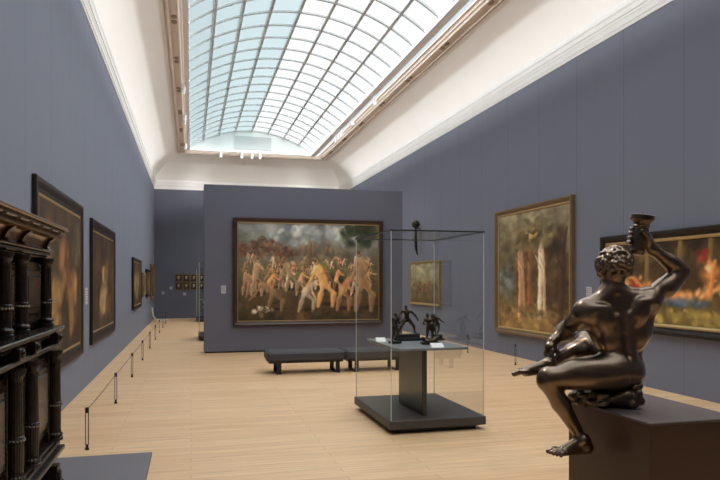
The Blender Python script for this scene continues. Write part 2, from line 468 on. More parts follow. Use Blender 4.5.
for i in range(1, 8):
    a = -A0+2*A0*i/8; w = .032
    n = V((math.sin(a), 0, math.cos(a))); t = V((math.cos(a), 0, -math.sin(a))); x, z = arc(i); p = V((x, 0, z))
    vs = []
    for y in (SY0, SY1):
        for q in (p-n*.06-t*w, p-n*.06+t*w, p+n*.02+t*w, p+n*.02-t*w): vs.append((q.x, y, q.z))
    bars.add(vs, [(0, 1, 5, 4), (1, 2, 6, 5), (3, 0, 4, 7)])
bars.build('glazing_bars', M['bar'], sky)
# lunettes closing the vault at both ends
for nm, y in (('lunette', SY1), ('lunette', SY0)):
    vs = [(XC, y, SZ)]+[(arc(i, 24)[0], y, arc(i, 24)[1]) for i in range(25)]
    MB().add(vs, [(0, i, i+1) for i in range(1, 25)]).build(nm, M['frost'], sky)
MB().box(XC-.75, XC+.85, SY1-.04, SY1-.01, SZ+.06, SZ+.62).build('shade_panel', M['frost_dark'], sky)

# ================================================================== PAINTINGS
def lattice(w, h, n, rng):
    """smooth random field 0..1 on a w x h raster with n cells across"""
    m = max(2, int(round(n*h/w))); g = rng.random((m+2, n+2))
    X, Y = np.meshgrid(np.linspace(0, n, w, endpoint=False), np.linspace(0, m, h, endpoint=False))
    i = X.astype(int); j = Y.astype(int); fx = X-i; fy = Y-j
    fx = fx*fx*(3-2*fx); fy = fy*fy*(3-2*fy)
    return (g[j, i]*(1-fx)+g[j, i+1]*fx)*(1-fy)+(g[j+1, i]*(1-fx)+g[j+1, i+1]*fx)*fy
class Art:
    """a generic painted picture: loose blots and strokes, y up, x to the right, in 0..1"""
    def __init__(s, w, h, seed, top, mid, low):
        s.w, s.h = w, h; s.gain = 1.; s.rng = np.random.default_rng(seed)
        s.X, s.Y = np.meshgrid((np.arange(w)+.5)/w, (np.arange(h)+.5)/h); s.asp = w/h
        top, mid, low = (np.array(c, float) for c in (top, mid, low))
        t = s.Y[..., None]; s.I = np.where(t > .5, mid+(top-mid)*(t-.5)*2, low+(mid-low)*t*2)
        s.mottle(.28)
    def mottle(s, amt):
        f = .5*lattice(s.w, s.h, 9, s.rng)+.3*lattice(s.w, s.h, 22, s.rng)+.2*lattice(s.w, s.h, 50, s.rng)
        s.I = s.I*(1+amt*2*(f[..., None]-.5))
    def blot(s, x, y, rx, ry, col, ang=0., soft=.35, shade=.35, a=1.):
        dx = (s.X-x)*s.asp; dy = s.Y-y; c, q = math.cos(ang), math.sin(ang)
        u = (dx*c+dy*q)/(rx*s.asp); v = (-dx*q+dy*c)/ry
        r = np.sqrt(u*u+v*v); m = np.clip((1-r)/soft, 0, 1)*a
        lit = 1+shade*(-.5*u+.6*v)
        s.I = s.I*(1-m[..., None])+m[..., None]*np.array(col, float)*lit[..., None]
    def field(s, x, y, rx, ry, cols, n, sz, seed=0, soft=.6):
        for _ in range(n):
            a, r = s.rng.random()*2*PI, math.sqrt(s.rng.random())
            col = np.array(cols[s.rng.integers(len(cols))], float)*(.75+.5*s.rng.random())
            k = sz*(.5+s.rng.random())
            s.blot(x+rx*r*math.cos(a), y+ry*r*math.sin(a), k/s.asp*(.6+.8*s.rng.random()), k*(.5+.7*s.rng.random()), col, s.rng.random()*3, soft, .03, .5)
    def stroke(s, pts, w0, w1, col, shade=.3):
        for (x0, y0), (x1, y1) in zip(pts, pts[1:]):
            n = max(2, int(max(abs(x1-x0)*s.asp, abs(y1-y0))/(w0*.5)))
            for i in range(n+1):
                t = i/n; w = w0+(w1-w0)*t; s.blot(x0+(x1-x0)*t, y0+(y1-y0)*t, w/s.asp, w, col, 0, .6, shade, .8)
    def pixels(s): return np.clip(s.I/255*s.gain, 0, 1)  # gain brightens the paint, putting picture spotlighting into the colour

def art_crowd():
    a = Art(250, 174, 3, (118, 122, 120), (88, 80, 60), (56, 44, 30))
    a.field(.55, .90, .36, .12, [(150, 156, 156), (170, 170, 162), (112, 120, 124)], 90, .05)
    for x, h in ((.04, .12), (.10, .16), (.16, .20), (.22, .18), (.28, .13), (.34, .09), (.39, .06)):     # a reddish town mass on the skyline
        a.field(x, .66+h*.5, .03, h*.55, [(96, 58, 46), (82, 66, 54), (70, 56, 46), (110, 72, 56)], 46, .022, soft=.4)
    a.field(.58, .70, .20, .07, [(96, 80, 66), (112, 98, 78), (78, 74, 64)], 60, .04)
    for x, h in ((.46, .07), (.50, .11), (.53, .08), (.62, .06), (.66, .05)): a.blot(x, .70+h*.4, .018, h, (104, 86, 70), 0, .25)
    a.field(.86, .90, .14, .12, [(46, 54, 36), (66, 70, 42), (34, 38, 28)], 110, .045)
    a.field(.45, .50, .42, .07, [(104, 98, 56), (116, 104, 64), (80, 82, 52)], 70, .05)
    a.field(.50, .16, .50, .18, [(62, 48, 32), (80, 58, 36), (44, 38, 30), (92, 70, 42)], 160, .06)
    a.field(.62, .36, .28, .07, [(50, 40, 30), (40, 36, 30), (66, 54, 38)], 60, .05)
    flesh = [(198, 152, 110), (212, 172, 132), (180, 128, 88), (218, 186, 152)]
    cloths = [(160, 58, 60), (196, 172, 104), (92, 104, 92), (186, 180, 168), (120, 66, 54)]
    def soul(x, y, h, col, tilt, curl, cloth=None):
        """one loosely brushed body: shade, legs, trunk bent over the hips, head"""
        dim = .66+.4*a.rng.random(); col = [c*dim for c in col]
        ux, uy = math.sin(tilt), math.cos(tilt); px = x; py = y+.48*h
        a.blot(x+.06*h, y+.05*h, .22*h, .06*h, (34, 28, 22), 0, .8, .1, .8)
        for q in (-.05-.05*curl, .07+.08*curl): a.stroke([(x+q*h, y), (x+q*.9*h+.05*curl*h, y+.26*h), (px, py)], .040*h, .078*h, [c*.92 for c in col], .4)
        cx, cy = px+ux*.30*h/a.asp, py+uy*.30*h
        a.stroke([(px, py), (cx, cy)], .105*h, .115*h, col, .45)
        for q in (-1, 1):
            ex, ey = cx+q*.10*h/a.asp+ux*.08*h, cy-.13*h*(1-.8*curl*q)
            a.stroke([(cx+q*.05*h/a.asp, cy), (ex, ey), (ex+ux*.12*h+.02*q*h, ey-.08*h+.10*curl*h*q)], .045*h, .028*h, [c*.97 for c in col], .35)
        hx, hy = cx+ux*.16*h/a.asp, cy+uy*.14*h
        a.blot(hx, hy, .052*h/a.asp, .062*h, [c*.9 for c in col], tilt, .4, .4); a.blot(hx-.008*h, hy+.022*h, .044*h/a.asp, .040*h, (84, 60, 42), tilt, .5, .2)
        if cloth: a.blot(px, py-.08*h, .055*h, .19*h, [c*.85 for c in cloth], .3-tilt, .9, .5, .8)
    for k in range(60):
        x = .04+.90*a.rng.random(); y = .44+.14*a.rng.random()
        soul(x, y, .09+.05*a.rng.random(), flesh[k % 4] if k % 3 else (140, 112, 90), a.rng.normal(0, .4), a.rng.random()*.8, cloths[k % 5] if k % 4 == 0 else None)
    for k in range(16):
        x = .05+.90*((k*.618) % 1); y = .24+.12*a.rng.random()
        soul(x, y, .19+.10*a.rng.random(), flesh[k % 4], a.rng.normal(0, .55), a.rng.random(), cloths[k % 5] if k % 3 == 0 else None)
    for x, y, h, t, c, k in ((.12, .26, .40, .15, .4, 1), (.24, .10, .40, -.9, .9, 0), (.46, .09, .42, .8, .9, 3), (.60, .14, .52, -.35, .6, None), (.73, .10, .46, .7, .5, 2), (.88, .09, .66, -.10, .4, None), (.36, .30, .36, -.3, .6, 1)):
        soul(x, y, h, (206, 154, 96) if k is None and x < .8 else flesh[k or 0], t, c, cloths[int(x*50) % 5] if k in (2, 3) else None)
    a.field(.16, .10, .09, .05, [(206, 196, 180), (188, 170, 150)], 16, .025); a.field(.5, .06, .4, .04, [(48, 38, 28), (70, 54, 36)], 30, .03)
    a.mottle(.18); a.gain = 1.32; return a
def art_wood():
    a = Art(130, 182, 11, (126, 116, 92), (84, 72, 54), (122, 96, 58))
    a.field(.5, .80, .5, .22, [(112, 100, 74), (134, 124, 98), (78, 68, 50), (98, 92, 76)], 160, .05)
    a.field(.62, .72, .3, .16, [(70, 56, 40), (104, 82, 52), (54, 44, 34)], 110, .04)
    a.field(.85, .45, .15, .4, [(60, 46, 34), (48, 38, 30), (74, 56, 40)], 120, .05)
    a.field(.10, .40, .12, .16, [(86, 92, 88), (112, 116, 108), (70, 72, 66)], 50, .045)
    a.field(.5, .08, .5, .09, [(150, 122, 74), (136, 106, 64), (112, 84, 52)], 100, .04)
    a.field(.5, .45, .3, .3, [(66, 52, 38), (84, 66, 46), (104, 80, 54)], 90, .05)
    for x, w, c, y0 in ((.33, .032, (190, 146, 110), .11), (.385, .022, (170, 124, 88), .13), (.62, .034, (216, 192, 160), .12), (.67, .020, (190, 160, 126), .14), (.50, .036, (128, 84, 52), .16), (.90, .04, (70, 52, 38), .10)):   # pale stems catching the light
        f = lambda t: x+.018*math.sin(5*t+x*20)
        a.stroke([(f(t), y0+t) for t in (0, .12, .26, .40, .54)], w, w*.75, c, .5)
        a.stroke([(f(.54), y0+.54), (f(.54)+.05, y0+.72)], w*.7, w*.3, [q*.8 for q in c]); a.stroke([(f(.40), y0+.40), (f(.4)-.07, y0+.50)], w*.4, w*.2, [q*.8 for q in c])
    a.field(.45, .80, .40, .12, [(96, 86, 58), (120, 108, 76), (70, 60, 42)], 70, .05)
    a.field(.52, .80, .09, .05, [(196, 164, 96), (176, 140, 80)], 10, .025)
    a.field(.5, .15, .4, .05, [(84, 68, 44), (62, 52, 38), (140, 112, 70)], 50, .035)
    a.mottle(.15); a.gain = 1.3; return a
def art_repose():
    a = Art(190, 84, 17, (52, 40, 26), (64, 48, 30), (98, 82, 44))
    a.field(.5, .85, .5, .16, [(58, 46, 28), (40, 32, 22), (84, 66, 38)], 80, .10)
    for x in (.30, .52, .70): a.stroke([(x, .3), (x+.01, 1.)], .05, .04, (104, 84, 50))
    a.field(.5, .09, .5, .09, [(132, 112, 56), (112, 96, 50), (150, 128, 70)], 70, .07)
    warm = [(206, 146, 92), (184, 116, 62), (226, 172, 122), (160, 98, 52)]
    for x, y, rx, ry, n in ((.12, .58, .05, .24, 34), (.20, .46, .09, .14, 34), (.33, .40, .10, .10, 34), (.45, .34, .10, .06, 26), (.08, .28, .05, .10, 16), (.26, .22, .05, .12, 16), (.72, .56, .05, .2, 26), (.85, .42, .10, .10, 30), (.62, .36, .10, .05, 16)):
        a.field(x, y, rx, ry, warm, n, .06, soft=.8)
    for x, y, an, w, h in ((.13, .60, .2, .045, .20), (.25, .47, -.9, .04, .18), (.38, .38, 1.3, .05, .22), (.30, .26, .5, .035, .16), (.72, .55, .15, .045, .2), (.86, .42, 1.3, .05, .2), (.15, .30, -.5, .035, .16)):
        dx, dy = math.sin(an)*h/a.asp, math.cos(an)*h*.9
        a.stroke([(x-dx, y-dy), (x, y), (x+dx, y+dy)], w, w*.75, warm[int(x*40) % 3], .4)
    a.field(.20, .36, .05, .14, [(140, 34, 34), (112, 26, 28), (160, 52, 44)], 22, .05); a.field(.66, .80, .05, .06, [(124, 40, 34), (98, 32, 28)], 14, .04)
    a.field(.55, .27, .15, .04, [(66, 82, 100), (52, 64, 80), (84, 98, 112)], 30, .05)
    a.mottle(.15); a.gain = 1.45; return a
def art_dark(seed, w, h, glow):
    a = Art(w, h, seed, (66, 50, 36), (92, 66, 44), (54, 40, 30))
    a.field(.5, .5, .5, .5, [(60, 46, 34), (96, 72, 48), (44, 36, 28), (116, 84, 54)], 90, .09)
    for x, y, rx, ry, c in glow:
        a.field(x, y, rx, ry, [c, [q*.78 for q in c], [min(255, q*1.12) for q in c]], 26, min(rx, ry)*.7)
    a.mottle(.15); return a
def art_harbour(seed=31):
    a = Art(90, 92, seed, (170, 160, 130), (146, 134, 102), (100, 84, 56))
    a.field(.5, .82, .5, .16, [(186, 176, 146), (164, 154, 124)], 40, .08)
    a.field(.5, .35, .45, .2, [(112, 94, 64), (134, 112, 78), (84, 76, 56), (124, 70, 48)], 110, .05)
    for x in (.2, .35, .5, .64, .8): a.stroke([(x, .25), (x, .5+.14*math.sin(x*9))], .02, .01, (104, 92, 70))
    a.mottle(.12); return a
def art_small(seed):
    a = Art(24, 30, seed, (70, 62, 46), (62, 52, 40), (46, 38, 30))
    a.blot(.5, .60, .2, .2, (190, 160, 120)); a.blot(.5, .28, .33, .22, (74, 58, 44)); a.blot(.45, .40, .12, .08, (196, 186, 170))
    return a

def painting(name, label, loc, rz, W, H, art, fw, fd, fmat, fillet=.03, gil='gilt', group=None, cat='painting'):
    """hung picture: outer size W x H, back against the wall at loc; local -Y faces the room"""
    t = thing(name, label, cat, loc, rz, group)
    w, h = W-2*fw, H-2*fw
    g = fw
    prof = [(fillet, .02), (fillet+.004, fd*.62), (g*.35+fillet*.5, fd*.70), (g*.55, fd*.86), (g*.72, fd), (g*.93, fd), (g, fd*.85), (g, .0), (fillet, .0)]
    MB().ring_profile(w, h, prof).build('frame', M[fmat], t)
    MB().ring_profile(w, h, [(0, .015), (.004, fd*.45), (fillet*.6, fd*.60), (fillet+.003, fd*.56), (fillet+.003, .015)]).build('gilt_fillet', M[gil], t)
    nx, nz = art.w, art.h
    px = art.pixels(); lin = np.where(px <= .04045, px/12.92, ((px+.055)/1.055)**2.4)
    xs = np.linspace(-w/2, w/2, nx); zs = np.linspace(-h/2, h/2, nz)
    X, Z = np.meshgrid(xs, zs); vs = np.stack([X, np.full_like(X, -.03), Z], -1).reshape(-1, 3)
    I = np.arange(nx*nz).reshape(nz, nx)
    fs = np.stack([I[:-1, :-1], I[:-1, 1:], I[1:, 1:], I[1:, :-1]], -1).reshape(-1, 4)
    me = bpy.data.meshes.new('canvas'); me.from_pydata(vs.tolist(), [], fs.tolist()); me.materials.append(M['paint'])
    at = me.color_attributes.new('Col', 'FLOAT_COLOR', 'POINT')
    at.data.foreach_set('color', np.concatenate([lin.reshape(-1, 3), np.ones((nx*nz, 1))], 1).astype(np.float32).ravel())
    o = bpy.data.objects.new('canvas', me); C.objects.link(o); o.parent = t
    return t

LW = XL+.005; RW = XR-.005
painting('framed_picture', 'very large landscape with a crowd in a red-brown frame on the free-standing wall', ((.971+4.724)/2, PY-.004, 1.945), 0, 3.75, 2.61, art_crowd(), .125, .10, 'frame_brown', .02)
painting('framed_picture', 'tall woodland painting in a brown frame with black edge, right wall', (RW, 12.68, 1.945), -PI/2, 3.26, 2.87, art_wood(), .15, .09, 'frame_tan', .04)
painting('framed_picture', 'long low painting with warm flesh tones in a black frame, behind the seated statue', (RW, 8.34, 1.69), -PI/2, 3.62, 1.62, art_repose(), .17, .09, 'frame_black', .05)
painting('framed_picture', 'smaller pale brown painting in a thin gilt frame, half seen through the glass case', (RW, 19.33, 1.665), -PI/2, 2.68, 1.38, art_harbour(), .07, .06, 'gilt', .02)
painting('framed_picture', 'large golden-brown painting in a broad black frame beside the carved cabinet', (LW, 9.17, 1.73), PI/2, 3.14, 2.26,
         art_dark(5, 120, 90, [(.35, .3, .14, .22, (178, 140, 86)), (.55, .55, .14, .22, (140, 98, 62)), (.75, .35, .12, .25, (168, 126, 78)), (.85, .75, .12, .14, (112, 98, 74)), (.2, .7, .14, .2, (110, 86, 58))]), .21, .05, 'frame_black', .035)
painting('framed_picture', 'dark painting with one pale lit patch in a black frame, second along the left wall', (LW, 13.4, 1.71), PI/2, 3.42, 2.14,
         art_dark(8, 120, 80, [(.5, .42, .12, .26, (206, 170, 122)), (.42, .30, .12, .14, (190, 160, 118)), (.62, .62, .08, .12, (140, 100, 66)), (.7, .25, .12, .12, (120, 86, 52))]), .22, .05, 'frame_black', .03)
painting('framed_picture', 'brown painting in a dark frame, third along the left wall', (LW, 21.2, 1.65), PI/2, 3.1, 1.52,
         art_dark(9, 70, 40, [(.5, .5, .3, .3, (156, 132, 88))]), .13, .06, 'frame_black', .03)
painting('framed_picture', 'small dim painting in a dark frame, fourth along the left wall', (LW, 24.0, 1.63), PI/2, 1.5, .78,
         art_dark(12, 40, 30, [(.5, .5, .3, .3, (138, 110, 72))]), .10, .08, 'frame_tan', .02)
painting('framed_picture', 'dim brown painting in a dark frame, fifth along the left wall', (LW, 26.5, 1.66), PI/2, 2.2, 1.05,
         art_dark(13, 40, 30, [(.5, .5, .3, .3, (136, 104, 66))]), .12, .08, 'frame_black', .02)
painting('framed_picture', 'tallest of the far dim paintings, last on the left wall by the corner', (LW, 29.4, 1.70), PI/2, 2.3, 1.5,
         art_dark(14, 40, 30, [(.5, .5, .3, .3, (120, 96, 62))]), .14, .08, 'frame_tan', .02)
# eight little panels in two rows on the far wall
COLS = ['first', 'second', 'third', 'fourth']
for r in range(2):
    for c in range(4):
        painting('portrait_panel', f'tiny framed portrait on the far wall, {COLS[c]} from the left in the {"upper" if r else "lower"} row',
                 (-.55+.345*c, YF-.006, 1.52+.375*r), 0, .335, .365, art_small(50+r*4+c), .03, .03, 'frame_tan', .008, group='tiny portraits on the far wall')

# wall labels
def wall_label(loc, rz, w, h, label):
    t = thing('wall_label', label, 'label', loc, rz)
    MB().box(-w/2, w/2, -.008, 0, -h/2, h/2, .002).build('card', M['tag'], t)
    mb = MB()
    for i in range(5): mb.box(-w*.38, w*(.38 if i % 2 == 0 else .2), -.0095, -.008, h*(.34-.15*i)-.006, h*(.34-.15*i)+.006)
    mb.build('text_lines', M['stone_dark'], t)
    return t
wall_label((.755, PY-.001, 1.52), 0, .11, .19, 'small grey text card on the free-standing wall left of the crowd painting')
wall_label((XL+.001, 11.33, 1.47), PI/2, .22, .27, 'pale text card on the left wall between the two black-framed paintings')
wall_label((XR-.001, 10.60, 1.50), -PI/2, .16, .22, 'pale text card on the right wall between the tall and the long painting')
for x, z, lb in ((-1.258, 1.19, 'small white card on the far wall nearest the left corner'), (-.90, 1.42, 'higher small white card on the far wall left of the tiny portraits'), (-.29, 1.14, 'small white card on the far wall under the tiny portraits')):
    wall_label((x, YF-.001, z), 0, .12, .12, lb)

# ================================================================== CARVED CABINET
cab = thing('carved_cabinet', 'tall black carved wooden cabinet with turned columns against the left wall', 'cabinet', (XL+.02, 4.02, .03))
bx = cab.location
def cb(x0, x1, y0, y1, z0, z1, bev=0.): return (x0-bx.x, x1-bx.x, y0-bx.y, y1-bx.y, z0-bx.z, z1-bx.z, bev)
XC0 = XL+.02; FX = -1.03; YA, YZ = 3.10, 4.89
FL, FU = -.955, -1.0
mb = MB(); mb.box(*cb(XC0, FL, YA, YZ, .55, 1.40)); mb.box(*cb(XC0, FU, YA+.02, YZ-.02, 1.40, 1.96)); mb.build('carcass', M['ebony'], cab)
def moulding(name, steps, mat='ebony', dent=None):
    """stack of projecting bands: (z0, z1, projection past the carcass)"""
    mb = MB()
    for z0, z1, p in steps: mb.box(*cb(XC0, FX+p, YA-p*.12, YZ+p*.12, z0, z1, .006))
    if dent:
        z0, z1, p, step, w = dent
        y = YA
        while y < YZ:
            mb.box(*cb(FX, FX+p, y, y+w, z0, z1, .003)); y += step
    return mb.build(name, M[mat], cab)
moulding('plinth', [(.03, .16, .13), (.16, .20, .11), (.20, .44, .06), (.44, .47, .09)])
moulding('base_moulding', [(.47, .50, .12), (.50, .54, .15), (.54, .57, .18), (.57, .60, .15), (.60, .62, .13)])
moulding('waist_moulding', [(1.235, 1.255, .10), (1.255, 1.285, .15), (1.285, 1.35, .09), (1.35, 1.365, .13), (1.365, 1.38, .165), (1.38, 1.40, .185)], dent=(1.33, 1.35, .125, .05, .026))
moulding('architrave', [(1.86, 1.875, .07), (1.875, 1.90, .09), (1.90, 1.915, .11)])
mb = MB()   # cavetto frieze in browner wood
pr = [(XC0-bx.x, 1.915), (FX+.07-bx.x, 1.915), (FX+.065-bx.x, 1.94), (FX+.075-bx.x, 1.97), (FX+.10-bx.x, 1.995), (FX+.15-bx.x, 2.015), (XC0-bx.x, 2.015)]
mb.extrude_y([(x, z-bx.z) for x, z in pr], YA-.01-bx.y, YZ+.01-bx.y); mb.build('frieze', M['ebony_brown'], cab)
moulding('cornice', [(2.012, 2.03, .15), (2.03, 2.05, .18), (2.05, 2.07, .205)], 'ebony_brown', dent=(1.996, 2.012, .165, .045, .024))
CY = [3.16, 3.80, 4.16, 4.83]
for y in CY:      # flat pilasters behind the lower columns
    MB().box(*cb(FL-.01, FL+.028, y-.05, y+.05, .62, 1.24, .005)).build('pilaster', M['ebony'], cab)
for y in CY:      # brackets over the columns
    mb = MB(); pr = [(FX-.01, 1.915), (FX+.10, 1.915), (FX+.085, 1.94), (FX+.10, 1.97), (FX+.13, 1.995), (FX+.165, 2.012), (FX-.01, 2.012)]
    mb.extrude_y([(x-bx.x, z-bx.z) for x, z in pr], y-.03-bx.y, y+.03-bx.y); mb.build('bracket', M['ebony'], cab)
def column(y, z0, z1, r, x, mat='ebony', flute=0., collar=.45):
    h = z1-z0
    p = [(r*1.35, 0), (r*1.35, .02), (r*1.15, .025), (r*1.3, .035), (r*1.3, .045), (r*1.05, .055), (r*1.0, .07)]
    m = z0+h*collar-z0
    p += [(r*1.04, m-.02), (r*1.12, m-.018), (r*1.12, m-.008), (r*1.02, m-.004), (r*1.14, m), (r*1.14, m+.012), (r*1.0, m+.016)]
    p += [(r*.90, h-.085), (r*1.06, h-.083), (r*1.06, h-.073), (r*.92, h-.071), (r*.92, h-.050), (r*1.02, h-.044), (r*1.18, h-.036), (r*1.18, h-.024), (r*1.34, h-.022), (r*1.34, h)]
    c = MB().lathe(p, (x-bx.x, y-bx.y, z0-bx.z), 36, True, flute).build('column', M[mat], cab)
    mb = MB()                                            # pale ring of beading round the collar
    for k in range(16):
        t = 2*PI*k/16; mb.ball((x-bx.x+r*1.13*math.cos(t), y-bx.y+r*1.13*math.sin(t), z0-bx.z+m-.005), .0075, 6, 4)
    mb.build('beaded_collar', M['pale_silver'], c)
    return c
for y in CY:
    column(y, 1.40, 1.86, .036, -.957, collar=.36)
    column(y, .62, 1.235, .039, -.902, collar=.40, flute=.07)
for (y0, y1) in ((3.22, 3.73), (4.24, 4.75), (3.86, 4.10)):    # panelled doors between the columns, two tiers
    for z0, z1, px in ((.68, 1.20, FL), (1.44, 1.83, FU)):
        nm = 'door' if y1-y0 > .4 else 'centre_panel'
        mb = MB(); mb.box(*cb(px-.01, px+.018, y0, y1, z0, z1, .004)); mb.box(*cb(px, px+.034, y0+.05, y1-.05, z0+.05, z1-.05, .012)); mb.box(*cb(px, px+.044, y0+.09, y1-.09, z0+.09, z1-.09, .01))
        d = mb.build(nm, M['ebony'], cab)
        if nm == 'door':
            mb = MB(); mb.box(*cb(px+.018, px+.022, y0+.015, y0+.035, (z0+z1)/2-.05, (z0+z1)/2+.05, .002)); mb.ball((px+.03-bx.x, y0+.025-bx.y, (z0+z1)/2-bx.z), .012); mb.build('escutcheon', M['pale_silver'], d)
        for s in (0, 1):                                  # carved vertical strips beside each panel
            yy_ = (y0-.012) if s == 0 else (y1+.012)
            mb = MB(); z = z0+.02
            while z < z1-.02:
                mb.ball((px+.016-bx.x, yy_-bx.y, z-bx.z), .013, 8, 5, (.8, .8, 1.1)); z += .03
            mb.build('beading', M['ebony'], cab)
for y in CY:                                              # carved blocks under and between the columns
    mb = MB(); mb.box(*cb(FX, FX+.165, y-.052, y+.052, 1.285, 1.352, .006)); mb.ball((FX+.165-bx.x, y-bx.y, 1.318-bx.z), .024, 10, 6, (.6, 1, 1)); mb.build('carved_block', M['ebony'], cab)
    mb = MB(); mb.box(*cb(FX, FX+.155, y-.055, y+.055, .21, .45, .006)); mb.box(*cb(FX, FX+.17, y-.035, y+.035, .25, .41, .01)); mb.ball((FX+.17-bx.x, y-bx.y, .33-bx.z), .028, 10, 6, (.6, 1, 1)); mb.build('pedestal_block', M['ebony'], cab)
for k in range(7):  # pale blocks modelled in place of highlights along the cornice
    y = YA+.03+.265*k; mb = MB()
    for q in range(3): mb.box(*cb(FX+.16, FX+.190, y+.045*q, y+.045*q+.03, 2.024, 2.036, .003))
    mb.box(*cb(FX+.16, FX+.183, y, y+.12, 2.027, 2.033)); mb.build('cornice_glints', M['pale_silver'], cab)
# grey platform the cabinet stands on
tag(MB().box(XL+.001, -.37, 1.0, 6.70, 0, .03, .004).build('platform', M['mat']), 'flat grey display platform on the floor under the carved cabinet', 'platform')

# ================================================================== ROPE BARRIERS
def post(loc, label, group, proto=[None]):
    if proto[0] is None:
        t = thing('barrier_post', label, 'barrier post', loc, 0, group)
        MB().lathe([(.022, 0), (.022, .012), (.016, .02), (.014, .03), (.014, .055)], (0, 0, 0), 14).build('base', M['steel'], t)
        for s in (-.0135, .0135): MB().tube([(s, 0, .05), (s, 0, .39)], .0045, 8).build('rod', M['steel'], t)
        MB().lathe([(.017, .375), (.019, .38), (.019, .425), (.014, .43)], (0, 0, 0), 14).build('cap', M['steel'], t)
        proto[0] = t
    else:
        t = copy_tree(proto[0], None, label); t.location = loc; t['group'] = group
    return t
ORD = ['nearest', 'second', 'third', 'fourth', 'fifth', 'sixth', 'seventh', 'eighth', 'ninth']
lp = [(-1.02, 7.07+2.6*k, 0) for k in range(9)]
for k, p in enumerate(lp): post(p, f'thin dark barrier post along the left wall, {ORD[k]} from the cabinet', 'barrier posts along the left wall')
rp = [(6.43, 12.08, 0), (6.43, 14.45, 0)]
post(rp[0], 'thin dark barrier post on the right, in front of the tall woodland painting', 'barrier posts along the right wall')
post(rp[1], 'thin dark barrier post seen through the glass case at its right end', 'barrier posts along the right wall')
def cord(pts, label):
    mb = MB()
    for a, b in zip(pts, pts[1:]):
        a, b = V(a), V(b); mb.tube([a.lerp(b, i/8)+V((0, 0, .405-.010*math.sin(PI*i/8))) for i in range(9)], .0045, 6)
    return tag(mb.build('barrier_rope', M['cord']), label, 'cord')
cord(lp, 'thin cord strung between the posts along the left wall'); cord(rp, 'thin cord between the two posts along the right wall')

# ================================================================== BENCHES
def bench(x0, x1, label):
    t = thing('bench', label, 'bench', ((x0+x1)/2, 12.2, 0))
    w = (x1-x0)/2
    seat = MB().box(-w, w, -.32, .32, .235, .415, .035); seat.sm = [False]*len(seat.f); s = seat.build('seat', M['leather'], t)
    MB().box(-w+.03, w-.03, -.29, .29, .205, .238).build('seat_frame', M['steel'], t)
    for x in (-w+.22, w-.13):
        mb = MB(); mb.box(x-.04, x+.04, -.27, -.255, 0, .206); mb.box(x-.04, x+.04, .255, .27, 0, .206); mb.box(x-.04, x+.04, -.27, .27, 0, .012)
        mb.build('leg', M['steel'], t)
    return t
bench(1.35, 2.80, 'long grey padded bench in front of the crowd painting'); bench(2.82, 3.98, 'grey padded bench partly hidden behind the glass case')

# ================================================================== GLASS DISPLAY CASES
CX0, CX1, CY0, CY1 = 2.13, 3.29, 6.88, 8.50
def case(loc, label):
    """glass case on a low dark plinth; loc is the centre of its foot"""
    hx, hy = (CX1-CX0)/2, (CY1-CY0)/2
    t = thing('display_case', label, 'display case', loc)
    MB().box(-hx+.09, hx-.09, -hy+.09, hy-.09, 0, .06).build('foot', M['black'], t)
    MB().box(-hx, hx, -hy, hy, .058, .155, .006).build('plinth', M['dark_board'], t)
    g = .022; x0, x1, y0, y1, z0, z1 = -hx+g, hx-g, -hy+g, hy-g, .156, 2.27
    for q in ([(x0, y0, z0), (x1, y0, z0), (x1, y0, z1), (x0, y0, z1)], [(x1, y1, z0), (x0, y1, z0), (x0, y1, z1), (x1, y1, z1)],
              [(x0, y1, z0), (x0, y0, z0), (x0, y0, z1), (x0, y1, z1)], [(x1, y0, z0), (x1, y1, z0), (x1, y1, z1), (x1, y0, z1)]):
        MB().add(q, [(0, 1, 2, 3)]).build('glass_pane', M['glass'], t, fix=False)
    MB().add([(x0, y0, z1), (x1, y0, z1), (x1, y1, z1), (x0, y1, z1)], [(0, 1, 2, 3)]).build('glass_top', M['glass'], t, fix=False)
    e = .004
    for x in (x0, x1):
        for y in (y0, y1): MB().box(x-e, x+e, y-e, y+e, z0, z1).build('glass_edge', M['glass_edge'], t)
    mb = MB(); e = .011
    for y in (y0, y1): mb.box(x0-e, x1+e, y-e, y+e, z1, z1+.014)
    for x in (x0, x1): mb.box(x-e, x+e, y0+e, y1-e, z1, z1+.014)
    mb.build('top_rim', M['rim'], t)
    MB().box(-.13, -.07, -.62, .26, .156, .915, .008).build('support_slab', M['slab'], t)
    MB().box(-.45, .41, -.70, .66, .915, .945, .005).build('shelf', M['shelf'], t)
    return t
CL = ((CX0+CX1)/2, (CY0+CY1)/2, 0)
case1 = case(CL, 'tall glass display case with small bronzes on a dark low plinth')
for nm, y, lb in (('b', 20.05, 'glass display case behind the free-standing wall, holding a pale head'), ('c', 29.3, 'distant glass display case near the far wall, base just visible')):
    c = copy_tree(case1, None, lb); c.location = (.80, y, 0)
SZ0 = .946
def text_card(loc, rz, w, d, label):
    t = thing('caption_card', label, 'card', loc, rz)
    mb = MB().add([(-w/2, -d/2, 0), (w/2, -d/2, 0), (w/2, d/2, .045), (-w/2, d/2, .045), (-w/2, d/2, 0), (w/2, d/2, 0)], [(0, 1, 2, 3), (0, 4, 5, 1), (3, 2, 5, 4), (0, 3, 4), (1, 5, 2)])
    mb.build('card', M['card'], t)
    return t
text_card((2.335, 7.93, SZ0), -.1, .12, .10, 'small white caption card at the left end of the case shelf')
text_card((2.76, 7.06, SZ0), 0, .15, .08, 'small white caption card at the front edge of the case shelf')

